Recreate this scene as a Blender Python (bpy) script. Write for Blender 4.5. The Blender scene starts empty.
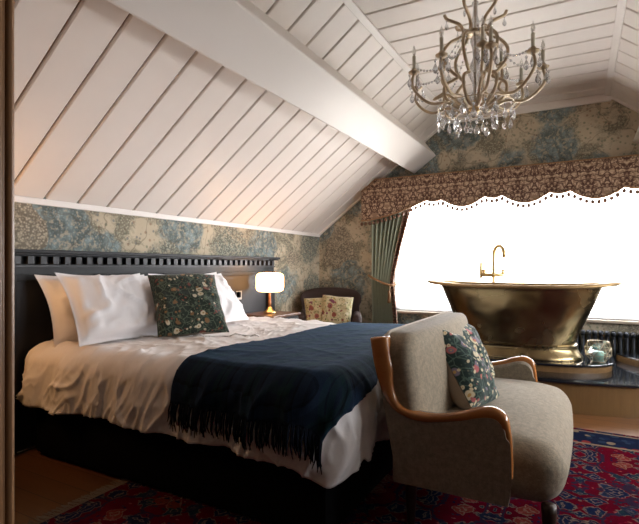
import bpy, bmesh, math, random
from mathutils import Vector, Matrix, noise
PI = math.pi
random.seed(7)
C = bpy.context.scene.collection
S = bpy.context.scene
rad = math.radians

# ------------------------------------------------------------------ helpers
def tag(o, label=None, cat=None, group=None, kind=None):
    if label: o['label'] = label
    if cat: o['category'] = cat
    if group: o['group'] = group
    if kind: o['kind'] = kind
    return o

def thing(name, label, cat, loc=(0, 0, 0), rotz=0, group=None):
    o = bpy.data.objects.new(name, None)
    o.empty_display_size = .1
    C.objects.link(o)
    o.location = loc
    o.rotation_euler = (0, 0, rotz)
    return tag(o, label, cat, group)

def wloc(o):
    v = Vector((0, 0, 0))
    while o is not None:
        v += Vector(o.location)
        o = o.parent
    return v

class MB:
    def __init__(s):
        s.v = []; s.f = []; s.mi = []
        s.cur = 0
    def add(s, verts, faces):
        n = len(s.v)
        s.v += [Vector(p) for p in verts]
        s.f += [tuple(i + n for i in f) for f in faces]
        s.mi += [s.cur] * len(faces)
        return s
    def box(s, x0, x1, y0, y1, z0, z1, M=None):
        vs = [Vector((x, y, z)) for x in (x0, x1) for y in (y0, y1) for z in (z0, z1)]
        if M: vs = [M @ v for v in vs]
        return s.add(vs, [(0, 1, 3, 2), (4, 6, 7, 5), (0, 4, 5, 1), (2, 3, 7, 6), (0, 2, 6, 4), (1, 5, 7, 3)])
    def rings(s, rings, closed=True, caps=(True, True)):
        n = len(rings[0]); vs = [p for r in rings for p in r]; fs = []
        m = n if closed else n - 1
        for i in range(len(rings) - 1):
            for j in range(m):
                k = (j + 1) % n
                fs.append((i * n + j, i * n + k, (i + 1) * n + k, (i + 1) * n + j))
        if closed and caps[0]: fs.append(tuple(reversed(range(n))))
        if closed and caps[1]: fs.append(tuple((len(rings) - 1) * n + j for j in range(n)))
        return s.add(vs, fs)
    def lathe(s, prof, c=(0, 0, 0), n=24, M=None, caps=(True, True)):
        R = []
        for r, z in prof:
            ring = [Vector((r * math.cos(2 * PI * k / n), r * math.sin(2 * PI * k / n), z)) for k in range(n)]
            if M: ring = [M @ p for p in ring]
            R.append([p + Vector(c) for p in ring])
        return s.rings(R, True, caps)
    def tube(s, pts, r, n=8, caps=True, flat=1.0):
        pts = [Vector(p) for p in pts]
        rr = r if isinstance(r, (list, tuple)) else [r] * len(pts)
        R = []; prev = None
        for i, p in enumerate(pts):
            a = pts[max(0, i - 1)]; b = pts[min(len(pts) - 1, i + 1)]
            t = (b - a)
            if t.length < 1e-9: t = Vector((0, 0, 1))
            t.normalize()
            if prev is None:
                up = Vector((0, 0, 1)) if abs(t.z) < .9 else Vector((1, 0, 0))
                u = t.cross(up).normalized()
            else:
                u = (prev - t * prev.dot(t))
                u = u.normalized() if u.length > 1e-6 else t.orthogonal().normalized()
            prev = u; w = t.cross(u)
            R.append([p + (u * math.cos(2 * PI * k / n) + w * math.sin(2 * PI * k / n) * flat) * rr[i] for k in range(n)])
        return s.rings(R, True, (caps, caps))
    def sphere(s, c, r, n=10, m=6, sc=(1, 1, 1)):
        R = []
        for i in range(1, m):
            a = PI * i / m
            R.append([Vector(c) + Vector((r * math.sin(a) * math.cos(2 * PI * k / n) * sc[0], r * math.sin(a) * math.sin(2 * PI * k / n) * sc[1], -r * math.cos(a) * sc[2])) for k in range(n)])
        return s.rings(R)
    def grid(s, fn, nu, nv):
        vs = [fn(i / nu, j / nv) for i in range(nu + 1) for j in range(nv + 1)]
        w = nv + 1
        return s.add(vs, [(i * w + j, (i + 1) * w + j, (i + 1) * w + j + 1, i * w + j + 1) for i in range(nu) for j in range(nv)])
    def soft(s, size, r, puff=(0, 0, 0), n=12, f=None):
        """rounded, puffed box centred at the origin, deformed by f"""
        h = [x / 2 for x in size]
        def mp(p):
            q = [p[i] * h[i] for i in range(3)]
            inn = Vector([max(-(h[i] - r), min(h[i] - r, q[i])) for i in range(3)])
            d = Vector(q) - inn
            mx = max(abs(d.x), abs(d.y), abs(d.z))
            if mx > 1e-9: d = d.normalized() * mx
            # push onto the rounding sphere
            o = inn + d
            for i in range(3):
                j, k = (i + 1) % 3, (i + 2) % 3
                o[i] += p[i] * puff[i] * (1 - p[j] ** 2) * (1 - p[k] ** 2)
            return f(o) if f else o
        # sample denser near edges
        def g(t): return math.copysign(1 - (1 - abs(t)) ** 1.6, t)
        for ax in range(3):
            for sg in (-1, 1):
                vs = []
                for i in range(n + 1):
                    for j in range(n + 1):
                        a = g(2 * i / n - 1); b = g(2 * j / n - 1)
                        p = [0, 0, 0]; p[ax] = sg; p[(ax + 1) % 3] = a; p[(ax + 2) % 3] = b
                        vs.append(mp(p))
                w = n + 1; fs = []
                for i in range(n):
                    for j in range(n):
                        q = (i * w + j, (i + 1) * w + j, (i + 1) * w + j + 1, i * w + j + 1)
                        fs.append(q if sg > 0 else tuple(reversed(q)))
                s.add(vs, fs)
        return s
    def build(s, name, mats, parent=None, smooth=False, local=False, bevel=0, weld=True, solid=0, subsurf=0, angle=None):
        me = bpy.data.meshes.new(name)
        off = Vector((0, 0, 0)) if (local or parent is None) else wloc(parent)
        me.from_pydata([v - off for v in s.v], [], s.f)
        if not isinstance(mats, (list, tuple)): mats = [mats]
        for m in mats: me.materials.append(m)
        me.polygons.foreach_set('material_index', s.mi)
        bm = bmesh.new(); bm.from_mesh(me)
        if weld: bmesh.ops.remove_doubles(bm, verts=bm.verts, dist=1e-5)
        bmesh.ops.recalc_face_normals(bm, faces=bm.faces)
        bm.to_mesh(me); bm.free()
        if smooth:
            me.polygons.foreach_set('use_smooth', [True] * len(me.polygons))
            if angle:
                me.set_sharp_from_angle(angle=rad(angle))
        me.update()
        o = bpy.data.objects.new(name, me); C.objects.link(o)
        if parent is not None: o.parent = parent
        if solid:
            md = o.modifiers.new('solid', 'SOLIDIFY'); md.thickness = solid; md.offset = -1
        if bevel:
            md = o.modifiers.new('bevel', 'BEVEL'); md.width = bevel; md.segments = 2; md.limit_method = 'ANGLE'
        if subsurf:
            md = o.modifiers.new('sub', 'SUBSURF'); md.levels = subsurf; md.render_levels = subsurf
        return o

def catmull(P, n=8):
    P = [Vector(p) for p in P]; out = []
    for i in range(len(P) - 1):
        p0 = P[max(0, i - 1)]; p1 = P[i]; p2 = P[i + 1]; p3 = P[min(len(P) - 1, i + 2)]
        for k in range(n):
            t = k / n
            out.append(.5 * ((2 * p1) + (p2 - p0) * t + (2 * p0 - 5 * p1 + 4 * p2 - p3) * t * t + (3 * p1 - p0 - 3 * p2 + p3) * t ** 3))
    out.append(P[-1]); return out

def copy_tree(o, parent=None):
    c = o.copy(); C.objects.link(c); c.parent = parent
    for ch in list(o.children): copy_tree(ch, c)
    return c

def nz(x, y=0, z=0): return noise.noise(Vector((x, y, z)))

# ------------------------------------------------------------------ materials
def sock(col): return (col[0], col[1], col[2], 1)
class NT:
    def __init__(s, name):
        s.m = bpy.data.materials.new(name); s.m.use_nodes = True
        s.t = s.m.node_tree; s.t.nodes.clear()
        s.out = s.t.nodes.new('ShaderNodeOutputMaterial')
    def n(s, typ, ins=None, **props):
        nd = s.t.nodes.new(typ)
        for k, v in props.items(): setattr(nd, k, v)
        for k, v in (ins or {}).items():
            i = nd.inputs[k]
            if isinstance(v, bpy.types.NodeSocket): s.t.links.new(v, i)
            else: i.default_value = v
        return nd
    def coord(s, scale=(1, 1, 1), rot=(0, 0, 0)):
        tc = s.n('ShaderNodeTexCoord')
        return s.n('ShaderNodeMapping', {'Vector': tc.outputs['Object'], 'Scale': scale, 'Rotation': rot}).outputs[0]
    def noise(s, vec, scale, detail=3, rough=.55):
        return s.n('ShaderNodeTexNoise', {'Vector': vec, 'Scale': scale, 'Detail': detail, 'Roughness': rough})
    def vor(s, vec, scale, feature='F1', rnd=1.0, dims='3D'):
        return s.n('ShaderNodeTexVoronoi', {'Vector': vec, 'Scale': scale, 'Randomness': rnd}, feature=feature, voronoi_dimensions=dims)
    def ramp(s, fac, stops, interp='LINEAR'):
        nd = s.n('ShaderNodeValToRGB', {'Fac': fac}); r = nd.color_ramp; r.interpolation = interp
        while len(r.elements) < len(stops): r.elements.new(.5)
        for e, (p, c) in zip(r.elements, stops):
            e.position = p; e.color = sock(c) if isinstance(c, (tuple, list)) else (c, c, c, 1)
        return nd.outputs[0]
    def mix(s, f, a, b, mode='MIX'):
        nd = s.t.nodes.new('ShaderNodeMix'); nd.data_type = 'RGBA'; nd.blend_type = mode
        for idx, v in ((0, f), (6, a), (7, b)):
            if isinstance(v, bpy.types.NodeSocket): s.t.links.new(v, nd.inputs[idx])
            elif idx == 0: nd.inputs[0].default_value = v
            else: nd.inputs[idx].default_value = sock(v) if len(v) == 3 else v
        return nd.outputs[2]
    def math(s, op, a, b=0, c=0):
        nd = s.t.nodes.new('ShaderNodeMath'); nd.operation = op
        for i, v in enumerate((a, b, c)):
            if isinstance(v, bpy.types.NodeSocket): s.t.links.new(v, nd.inputs[i])
            else: nd.inputs[i].default_value = v
        return nd.outputs[0]
    def bump(s, h, strength=.3, dist=.01):
        return s.n('ShaderNodeBump', {'Height': h, 'Strength': strength, 'Distance': dist}).outputs[0]
    def pbr(s, **k):
        nm = {'color': 'Base Color', 'rough': 'Roughness', 'metal': 'Metallic', 'normal': 'Normal', 'spec': 'Specular IOR Level', 'trans': 'Transmission Weight',
              'ior': 'IOR', 'sheen': 'Sheen Weight', 'coat': 'Coat Weight', 'emit': 'Emission Color', 'estr': 'Emission Strength', 'sss': 'Subsurface Weight', 'sheen_tint': 'Sheen Tint', 'sheen_rough': 'Sheen Roughness'}
        ins = {}
        for a, v in k.items():
            if isinstance(v, tuple) and len(v) == 3: v = sock(v)
            ins[nm[a]] = v
        b = s.n('ShaderNodeBsdfPrincipled', ins)
        s.t.links.new(b.outputs[0], s.out.inputs[0]); return s.m

def plain(name, col, rough=.6, var=.08, scale=20, bump=.1, **k):
    t = NT(name); co = t.coord(); nn = t.noise(co, scale, 4)
    c = t.mix(nn.outputs[0], tuple(x * (1 - var) for x in col), tuple(min(1, x * (1 + var)) for x in col))
    return t.pbr(color=c, rough=rough, normal=t.bump(nn.outputs[0], bump, .004), **k)

def metal(name, col, rough=.3, var=.25, scale=8, **k):
    t = NT(name); co = t.coord(); nn = t.noise(co, scale, 5)
    c = t.mix(nn.outputs[0], tuple(x * (1 - var) for x in col), tuple(min(1, x * (1 + var)) for x in col))
    r = t.math('MULTIPLY_ADD', nn.outputs[0], .2, rough - .1)
    return t.pbr(color=c, rough=r, metal=1.0, normal=t.bump(nn.outputs[0], .08, .005), **k)

def wood(name, a, b, rough=.4, axis='x', scale=1.0, coat=0, planks=None, bump=.1, spec=.5):
    t = NT(name)
    sc = {'x': (1.2, 14, 14), 'y': (14, 1.2, 14), 'z': (14, 14, 1.2)}[axis]
    co = t.coord(tuple(s * scale for s in sc)); nn = t.noise(co, 2.0, 6, .65)
    c = t.mix(nn.outputs[0], a, b)
    if planks:
        sx = t.n('ShaderNodeSeparateXYZ', {0: t.coord()})
        ax = {'x': 'Y', 'y': 'X'}[axis]
        p = t.math('DIVIDE', sx.outputs[ax], planks)
        fl = t.math('FLOOR', p); wn = t.n('ShaderNodeTexWhiteNoise', {'W': fl}, noise_dimensions='1D')
        c = t.mix(t.math('MULTIPLY', wn.outputs[0], .5), c, tuple(x * .45 for x in a))
        fr = t.math('FRACT', p); g = t.math('LESS_THAN', fr, .03)
        c = t.mix(g, c, tuple(x * .12 for x in a))
    return t.pbr(color=c, rough=rough, coat=coat, spec=spec, normal=t.bump(nn.outputs[0], bump, .003))

def wallpaper():
    t = NT('wallpaper'); co = t.coord()
    w = t.noise(co, 2.6, 3); wv = t.n('ShaderNodeVectorMath', {0: w.outputs['Color'], 1: (.42, .42, .42)}, operation='MULTIPLY')
    cw = t.n('ShaderNodeVectorMath', {0: co, 1: wv.outputs[0]}, operation='ADD').outputs[0]
    big = t.vor(cw, 2.1, 'F1', .9)
    crown = t.ramp(big.outputs['Distance'], [(.50, 1.0), (.60, 0.0)])
    sel = t.n('ShaderNodeSeparateColor', {0: big.outputs['Color']})
    cc = t.ramp(sel.outputs[0], [(0, (.20, .255, .255)), (.25, (.235, .245, .20)), (.48, (.27, .26, .205)), (.66, (.31, .265, .20)), (.84, (.205, .26, .255))], 'CONSTANT')
    ground = t.mix(t.noise(co, 5, 3).outputs[0], (.60, .51, .37), (.42, .35, .255))
    fl = t.vor(co, 24); flm = t.ramp(fl.outputs['Distance'], [(.20, 1.0), (.34, 0.0)])
    fs = t.n('ShaderNodeSeparateColor', {0: fl.outputs['Color']})
    fc = t.ramp(fs.outputs[1], [(0, (.13, .15, .16)), (.4, (.26, .15, .10)), (.7, (.14, .17, .11))], 'CONSTANT')
    ground = t.mix(t.math('MULTIPLY', flm, .7), ground, fc)
    lob = t.vor(cw, 12); lobv = t.ramp(lob.outputs['Distance'], [(.0, 1.6), (.4, 1.0), (.7, .45)])
    leaf = t.vor(co, 60); leafv = t.ramp(leaf.outputs['Distance'], [(.12, 2.0), (.35, 1.05), (.6, .5)])
    uselob = t.ramp(sel.outputs[0], [(0, 1.0), (.25, .15), (.84, 1.0)], 'CONSTANT')
    det = t.mix(uselob, leafv, t.mix(.3, lobv, leafv))
    cr = t.mix(1.0, cc, det, 'MULTIPLY')
    gap = t.ramp(t.noise(co, 34, 3).outputs[0], [(.52, 0.0), (.62, 1.0)])
    cr = t.mix(t.math('MULTIPLY', gap, .6), cr, ground)
    # undergrowth on the ground between the trees
    ug = t.ramp(t.noise(cw, 4.5, 5, .7).outputs[0], [(.46, 0.0), (.56, 1.0)])
    gr2 = t.mix(t.math('MULTIPLY', ug, .75), ground, t.mix(1.0, (.22, .215, .16), leafv, 'MULTIPLY'))
    c = t.mix(t.math('MULTIPLY', crown, .92), gr2, cr)
    e = t.vor(cw, 3.3, 'DISTANCE_TO_EDGE'); stem = t.math('LESS_THAN', e.outputs['Distance'], .014)
    c = t.mix(t.math('MULTIPLY', stem, .45), c, (.13, .11, .08))
    c = t.mix(1.0, c, (1.0, 1.0, 1.0), 'MULTIPLY')
    return t.pbr(color=c, rough=.85, spec=.2)

def floral(name, ground, leaf, petals, centre, scale=1.0, fthr=.7):
    """woven flower fabric"""
    t = NT(name); co = t.coord()
    w = t.noise(co, 7 * scale, 2); wv = t.n('ShaderNodeVectorMath', {0: w.outputs['Color'], 1: (.06 / scale,) * 3}, operation='MULTIPLY')
    cw = t.n('ShaderNodeVectorMath', {0: co, 1: wv.outputs[0]}, operation='ADD').outputs[0]
    g = t.vor(cw, 60 * scale); gm = t.ramp(g.outputs['Distance'], [(.25, 1.0), (.45, 0.0)])
    gs = t.n('ShaderNodeSeparateColor', {0: g.outputs['Color']})
    lf = t.mix(gs.outputs[0], leaf, tuple(x * .45 for x in leaf))
    c = t.mix(t.math('MULTIPLY', gm, t.math('GREATER_THAN', gs.outputs[1], .35)), ground, lf)
    big = t.noise(co, 9 * scale, 2).outputs[0]
    e = t.vor(cw, 17 * scale, 'DISTANCE_TO_EDGE'); st = t.math('LESS_THAN', e.outputs['Distance'], .035)
    c = t.mix(t.math('MULTIPLY', st, .55), c, tuple(min(1, x * 1.3) for x in leaf))
    for sc_, dd, thr in ((17 * scale, .34, .60), (38 * scale, .36, fthr)):
        f = t.vor(cw, sc_); fs = t.n('ShaderNodeSeparateColor', {0: f.outputs['Color']})
        fm = t.ramp(f.outputs['Distance'], [(dd, 1.0), (dd + .08, 0.0)])
        pet = petals if sc_ > 20 * scale else petals[::-1]
        pc = t.ramp(fs.outputs[0], [(i / len(pet), p) for i, p in enumerate(pet)], 'CONSTANT')
        pick = t.math('GREATER_THAN', fs.outputs[1], thr)
        c = t.mix(t.math('MULTIPLY', fm, pick), c, pc)
        cm = t.math('MULTIPLY', t.math('LESS_THAN', f.outputs['Distance'], .14), pick)
        c = t.mix(cm, c, centre)
    wv2 = t.noise(co, 300, 1)
    return t.pbr(color=c, rough=.9, spec=.15, sheen=.2, normal=t.bump(wv2.outputs[0], .3, .002))

def damask(name, a, b, c3, scale=1.0):
    t = NT(name); co = t.coord(); sx = t.n('ShaderNodeSeparateXYZ', {0: co})
    px = t.math('PINGPONG', sx.outputs[0], .157 / scale)
    cv = t.n('ShaderNodeCombineXYZ', {0: px, 1: t.math('MULTIPLY', sx.outputs[1], .2), 2: sx.outputs[2]}).outputs[0]
    w = t.noise(cv, 9 * scale, 3); wv = t.n('ShaderNodeVectorMath', {0: w.outputs['Color'], 1: (.13 / scale,) * 3}, operation='MULTIPLY')
    cv = t.n('ShaderNodeVectorMath', {0: cv, 1: wv.outputs[0]}, operation='ADD').outputs[0]
    e = t.vor(cv, 15 * scale, 'DISTANCE_TO_EDGE', 1.0); n = t.vor(cv, 42 * scale, 'F1', 1.0)
    m2 = t.ramp(e.outputs['Distance'], [(.03, 1.0), (.10, 0.0)])
    m3 = t.ramp(n.outputs['Distance'], [(.30, 0.0), (.55, 1.0)])
    c = t.mix(t.math('MULTIPLY', m3, .8), b, a); c = t.mix(m2, c, c3)
    return t.pbr(color=c, rough=.85, spec=.15, sheen=.15)

def tartan():
    t = NT('navy_tartan'); co = t.coord(); sx = t.n('ShaderNodeSeparateXYZ', {0: co})
    def band(o, per):
        f = t.math('FRACT', t.math('DIVIDE', o, per))
        return t.ramp(f, [(0, (.0035, .007, .015)), (.30, (.004, .014, .014)), (.42, (.002, .003, .005)), (.46, (.004, .014, .014)), (.60, (.0035, .007, .015)), (.72, (.0015, .0015, .003)), (.78, (.007, .014, .030))], 'CONSTANT')
    h = t.math('ADD', sx.outputs[1], t.math('MULTIPLY', sx.outputs[2], -1.0))
    c = t.mix(.5, band(sx.outputs[0], .17), band(h, .17))
    n = t.noise(co, 250, 2)
    c = t.mix(n.outputs[0], c, t.mix(1.0, c, (1.7, 1.7, 1.7), 'MULTIPLY'))
    return t.pbr(color=c, rough=.9, spec=.1, sheen=.16, sheen_tint=(.12, .32, .60), sheen_rough=.5, normal=t.bump(n.outputs[0], .4, .003))

def tweed(name, base, alt, line):
    t = NT(name); co = t.coord(); sx = t.n('ShaderNodeSeparateXYZ', {0: co})
    n = t.noise(co, 160, 3, .7); n2 = t.noise(co, 11, 3)
    c = t.mix(n.outputs[0], tuple(x * .55 for x in base), tuple(x * 1.35 for x in base))
    n3 = t.noise(co, 48, 4, .8).outputs[0]
    c = t.mix(t.math('MULTIPLY', n2.outputs[0], .5), c, alt)
    c = t.mix(t.ramp(n3, [(.38, .55), (.62, 0.0)]), c, tuple(x * .45 for x in base))
    for k, per in ((0, .031), (1, .031), (2, .031)):
        f = t.math('FRACT', t.math('DIVIDE', sx.outputs[k], per)); g = t.math('LESS_THAN', f, .10)
        c = t.mix(t.math('MULTIPLY', g, .16), c, line)
    return t.pbr(color=c, rough=.92, spec=.12, sheen=.15, normal=t.bump(n.outputs[0], .5, .002))

def rug_mat():
    t = NT('persian_rug_pile'); co = t.coord(); sx = t.n('ShaderNodeSeparateXYZ', {0: co})
    px = t.math('PINGPONG', sx.outputs[0], .34); py = t.math('PINGPONG', sx.outputs[1], .46)
    cv = t.n('ShaderNodeCombineXYZ', {0: px, 1: py, 2: 0.0}).outputs[0]
    w = t.noise(cv, 12, 3); wv = t.n('ShaderNodeVectorMath', {0: w.outputs['Color'], 1: (.10, .10, .10)}, operation='MULTIPLY')
    cw = t.n('ShaderNodeVectorMath', {0: cv, 1: wv.outputs[0]}, operation='ADD').outputs[0]
    red = t.mix(t.noise(co, 6, 3).outputs[0], (.19, .006, .024), (.085, .004, .012))
    v = t.vor(cw, 10.5); v.distance = 'MANHATTAN'; vs = t.n('ShaderNodeSeparateColor', {0: v.outputs['Color']})
    pal = t.ramp(vs.outputs[0], [(0, (.016, .024, .065)), (.26, (.022, .045, .06)), (.42, (.24, .17, .12)), (.54, (.035, .045, .10)), (.68, (.22, .04, .03)), (.78, (.05, .055, .035)), (.88, (.02, .02, .05))], 'CONSTANT')
    m = t.ramp(v.outputs['Distance'], [(.62, 1.0), (.70, 0.0)])
    c = t.mix(m, red, pal)
    c = t.mix(t.ramp(v.outputs['Distance'], [(.58, 0.0), (.61, .7), (.66, .7), (.70, 0.0)]), c, (.26, .19, .14))
    ring = t.ramp(v.outputs['Distance'], [(.22, 0.0), (.25, 1.0), (.31, 1.0), (.35, 0.0)])
    c = t.mix(t.math('MULTIPLY', ring, .7), c, (.30, .21, .15))
    v2 = t.vor(cw, 34); v2.distance = 'MANHATTAN'; s2 = t.n('ShaderNodeSeparateColor', {0: v2.outputs['Color']})
    m2 = t.math('MULTIPLY', t.ramp(v2.outputs['Distance'], [(.36, 1.0), (.52, 0.0)]), t.math('GREATER_THAN', s2.outputs[1], .30))
    p2 = t.ramp(s2.outputs[0], [(0, (.015, .022, .06)), (.36, (.36, .28, .20)), (.50, (.34, .10, .09)), (.6, (.03, .05, .07)), (.8, (.20, .01, .02))], 'CONSTANT')
    c = t.mix(m2, c, p2)
    e = t.vor(cw, 5, 'DISTANCE_TO_EDGE'); c = t.mix(t.math('MULTIPLY', t.math('LESS_THAN', e.outputs['Distance'], .035), .8), c, (.02, .03, .06))
    # border on the window side and the far right
    def band(o, lo, hi): return t.math('MULTIPLY', t.math('GREATER_THAN', o, lo), t.math('LESS_THAN', o, hi))
    vb = t.vor(co, 15); sb = t.n('ShaderNodeSeparateColor', {0: vb.outputs['Color']})
    bc = t.ramp(sb.outputs[0], [(0, (.02, .03, .07)), (.35, (.26, .04, .04)), (.55, (.28, .21, .14)), (.7, (.03, .05, .09))], 'CONSTANT')
    bc = t.mix(t.ramp(vb.outputs['Distance'], [(.36, 1.0), (.42, 0.0)]), (.018, .024, .055), bc)
    c = t.mix(band(sx.outputs[1], 3.45, 3.68), c, bc)
    c = t.mix(band(sx.outputs[1], 3.425, 3.45), c, (.30, .22, .15))
    c = t.mix(band(sx.outputs[1], 3.68, 3.70), c, (.30, .22, .15))
    n = t.noise(co, 220, 2); c = t.mix(1.0, c, (.68, .68, .68), 'MULTIPLY'); c = t.mix(t.math('MULTIPLY', n.outputs[0], .5), c, t.mix(1.0, c, (.4, .4, .4), 'MULTIPLY'))
    return t.pbr(color=c, rough=1.0, spec=.0, normal=t.bump(n.outputs[0], .6, .004))

def glassy(name, tint=(1, 1, 1), gl=.12, rough=.02):
    """thin pane: clear, with a mirror share"""
    t = NT(name); tr = t.n('ShaderNodeBsdfTransparent', {'Color': sock(tint)}); g = t.n('ShaderNodeBsdfGlossy', {'Roughness': rough})
    lw = t.n('ShaderNodeLayerWeight', {'Blend': .25}); f = t.math('MULTIPLY_ADD', lw.outputs['Facing'], .5, gl)
    m = t.n('ShaderNodeMixShader', {0: f, 1: tr.outputs[0], 2: g.outputs[0]}); t.t.links.new(m.outputs[0], t.out.inputs[0]); return t.m

def sheer_mat():
    t = NT('sheer_voile'); tr = t.n('ShaderNodeBsdfTransparent', {'Color': (1, 1, 1, 1)}); g = t.n('ShaderNodeBsdfTranslucent', {'Color': (.95, .95, .95, 1)})
    n = t.noise(t.coord((60, 1, 1)), 3, 2); f = t.math('MULTIPLY_ADD', n.outputs[0], .15, .35)
    m = t.n('ShaderNodeMixShader', {0: f, 1: tr.outputs[0], 2: g.outputs[0]}); t.t.links.new(m.outputs[0], t.out.inputs[0]); return t.m

def crystal_mat():
    t = NT('cut_crystal'); g = t.n('ShaderNodeBsdfGlass', {'Roughness': .0, 'IOR': 1.5, 'Color': (.97, .98, 1, 1)})
    tr = t.n('ShaderNodeBsdfTransparent', {'Color': (.9, .92, .95, 1)})
    gl = t.n('ShaderNodeBsdfGlossy', {'Roughness': .05})
    m1 = t.n('ShaderNodeMixShader', {0: .55, 1: g.outputs[0], 2: gl.outputs[0]})
    m = t.n('ShaderNodeMixShader', {0: .25, 1: m1.outputs[0], 2: tr.outputs[0]}); t.t.links.new(m.outputs[0], t.out.inputs[0]); return t.m

def aged_brass():
    t = NT('aged_brass'); co = t.coord(); a = t.noise(co, 3.2, 3, .55); b = t.noise(co, 2.2, 2)
    c = t.ramp(a.outputs[0], [(.25, (.15, .105, .055)), (.5, (.26, .195, .10)), (.75, (.36, .28, .15))])
    r = t.math('MULTIPLY_ADD', a.outputs[0], .26, .12)
    return t.pbr(color=c, rough=r, metal=1.0, normal=t.bump(b.outputs[0], .55, .05))

def emit_mix(name, col, strength):
    t = NT(name); return t.pbr(color=col, rough=.6, emit=col, estr=strength)

M = dict(
    paint=plain('white_painted_board', (.83, .765, .715), .45, .03, 6, .05),
    paint_groove=plain('brown_board_joint_timber', (.22, .16, .12), .8, .1),  # brown timber backing that shows through the board joints
    trim=plain('cream_painted_trim', (.82, .765, .72), .4, .02, 6, .03),
    paper=wallpaper(),
    oak=wood('honey_oak_floor', (.24, .105, .036), (.12, .048, .017), .35, 'x', 1, .15, .14),
    jamb=wood('dark_stained_jamb', (.30, .16, .07), (.12, .055, .025), .35, 'z'),
    jambsill=plain('pale_sill', (.42, .34, .26), .5, .1, 20),
    dark_panel=wood('dark_back_wall', (.05, .035, .025), (.03, .02, .015), .6, 'z'),
    head=wood('blackened_blue_wood', (.009, .010, .013), (.005, .006, .008), .5, 'z', .7, spec=.3),
    head_in=wood('blackened_wood_light', (.017, .019, .025), (.010, .011, .015), .38, 'z', .7, spec=.35),
    night=wood('walnut_top', (.13, .06, .028), (.07, .03, .014), .3, 'y'),
    linen=plain('white_cotton', (.86, .83, .82), .85, .03, 40, .15, spec=.15, sheen=.1),
    linen2=plain('white_cotton_pillowcase', (.88, .86, .87), .85, .02, 40, .12, spec=.15, sheen=.1),
    black=plain('black_divan_cloth', (.006, .006, .007), .95, .2, 60, .2, spec=.05),
    tartan=tartan(),
    fringe=plain('navy_wool_fringe', (.008, .011, .018), .95, .3, 90, .2, spec=.05),
    tweed=tweed('oatmeal_tweed', (.34, .295, .22), (.44, .33, .22), (.20, .17, .13)),
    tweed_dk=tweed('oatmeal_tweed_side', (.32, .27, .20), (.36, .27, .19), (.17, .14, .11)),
    show=wood('polished_showwood', (.50, .20, .055), (.26, .09, .025), .22, 'x', .8, .4),
    legw=wood('dark_leg_wood', (.04, .02, .012), (.02, .01, .006), .4, 'z'),
    piping=plain('oatmeal_piping', (.38, .33, .27), .85, .1, 80),
    brass=aged_brass(),
    rimb=metal('rim_brass', (.30, .20, .095), .48, .4, 9),
    brass_hi=metal('polished_brass', (.62, .46, .22), .30, .15, 8),
    brass_dull=metal('antique_brass_chandelier', (.52, .42, .30), .42, .3, 20),
    stone=plain('black_polished_stone', (.010, .012, .016), .10, .3, 30, .01, coat=.3),
    riser=wood('bronze_wood_riser', (.24, .135, .05), (.12, .065, .024), .38, 'z', 1.4, .1),
    rad=metal('dark_cast_iron', (.035, .038, .045), .5, .1, 20),
    crystal=crystal_mat(),
    pane=glassy('window_glass', (1, 1, 1), .03),
    lantern_glass=glassy('lantern_glass', (.92, .97, .96), .22),
    sheer=sheer_mat(),
    candle=plain('ivory_candle', (.62, .58, .48), .5, .05, 30),
    wax=plain('pale_green_wax', (.45, .72, .62), .5, .05, 30),
    bulb=glassy('clear_bulb_glass', (.97, .97, .95), .40),
    rug=rug_mat(),
    rugf=plain('rug_fringe', (.22, .18, .14), .9, .1, 90),
    velvet=plain('dark_brown_velvet', (.026, .012, .009), .8, .2, 60, .2, sheen=.04, sheen_tint=(.3, .2, .17)),
    green_floral=floral('dark_green_flower_cloth', (.020, .030, .023), (.10, .13, .09), [(.50, .44, .32), (.16, .05, .04), (.09, .12, .08), (.20, .11, .05)], (.30, .20, .08), 1.25, .72),
    sofa_floral=floral('flower_tapestry', (.020, .038, .034), (.09, .14, .11), [(.62, .54, .36), (.62, .54, .36), (.60, .52, .34), (.42, .12, .12), (.20, .17, .22)], (.5, .30, .10), 1.0, .40),
    cream_floral=floral('cream_flower_cloth', (.42, .36, .22), (.18, .19, .08), [(.16, .05, .08), (.30, .20, .05), (.22, .07, .05), (.50, .45, .32)], (.1, .04, .05), .75),
    beige=plain('beige_cushion_back', (.33, .26, .20), .9, .08, 90, .2),
    darkback=plain('grey_green_cushion_back', (.10, .11, .11), .9, .1, 90, .2),
    pelmet=damask('brown_damask', (.20, .12, .078), (.48, .345, .235), (.08, .038, .026)),
    pelmet_tr=plain('gold_brown_braid', (.30, .16, .07), .7, .2, 120),
    bead=plain('brown_beads', (.14, .065, .035), .5, .2, 120),
    curtain=damask('leading_edge_cloth', (.22, .07, .05), (.42, .30, .20), (.10, .05, .035), 1.6),
    sage=plain('sage_green_curtain', (.36, .39, .29), .85, .1, 30, .15, sheen=.1),
    lampglow=emit_mix('glowing_lamp_shade', (1.0, .52, .21), 7.5),
    white_plastic=plain('white_plastic', (.5, .5, .5), .4, .02),
)

# ------------------------------------------------------------------ room numbers
XL, XR, YF, YB = -2.99, 1.87, 5.49, -1.3
KZ, FZ = 1.55, 2.82            # knee wall top, flat ceiling
XA, XB = -1.295, .24            # where the slopes meet the flat ceiling
def struct(mb, name, mat, **k):
    o = mb.build(name, mat, **k); o['kind'] = 'structure'; return o

# floor
struct(MB().box(XL - .1, XR + .1, YB - .1, YF + .1, -.1, 0), 'floor', M['oak'])
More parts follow.
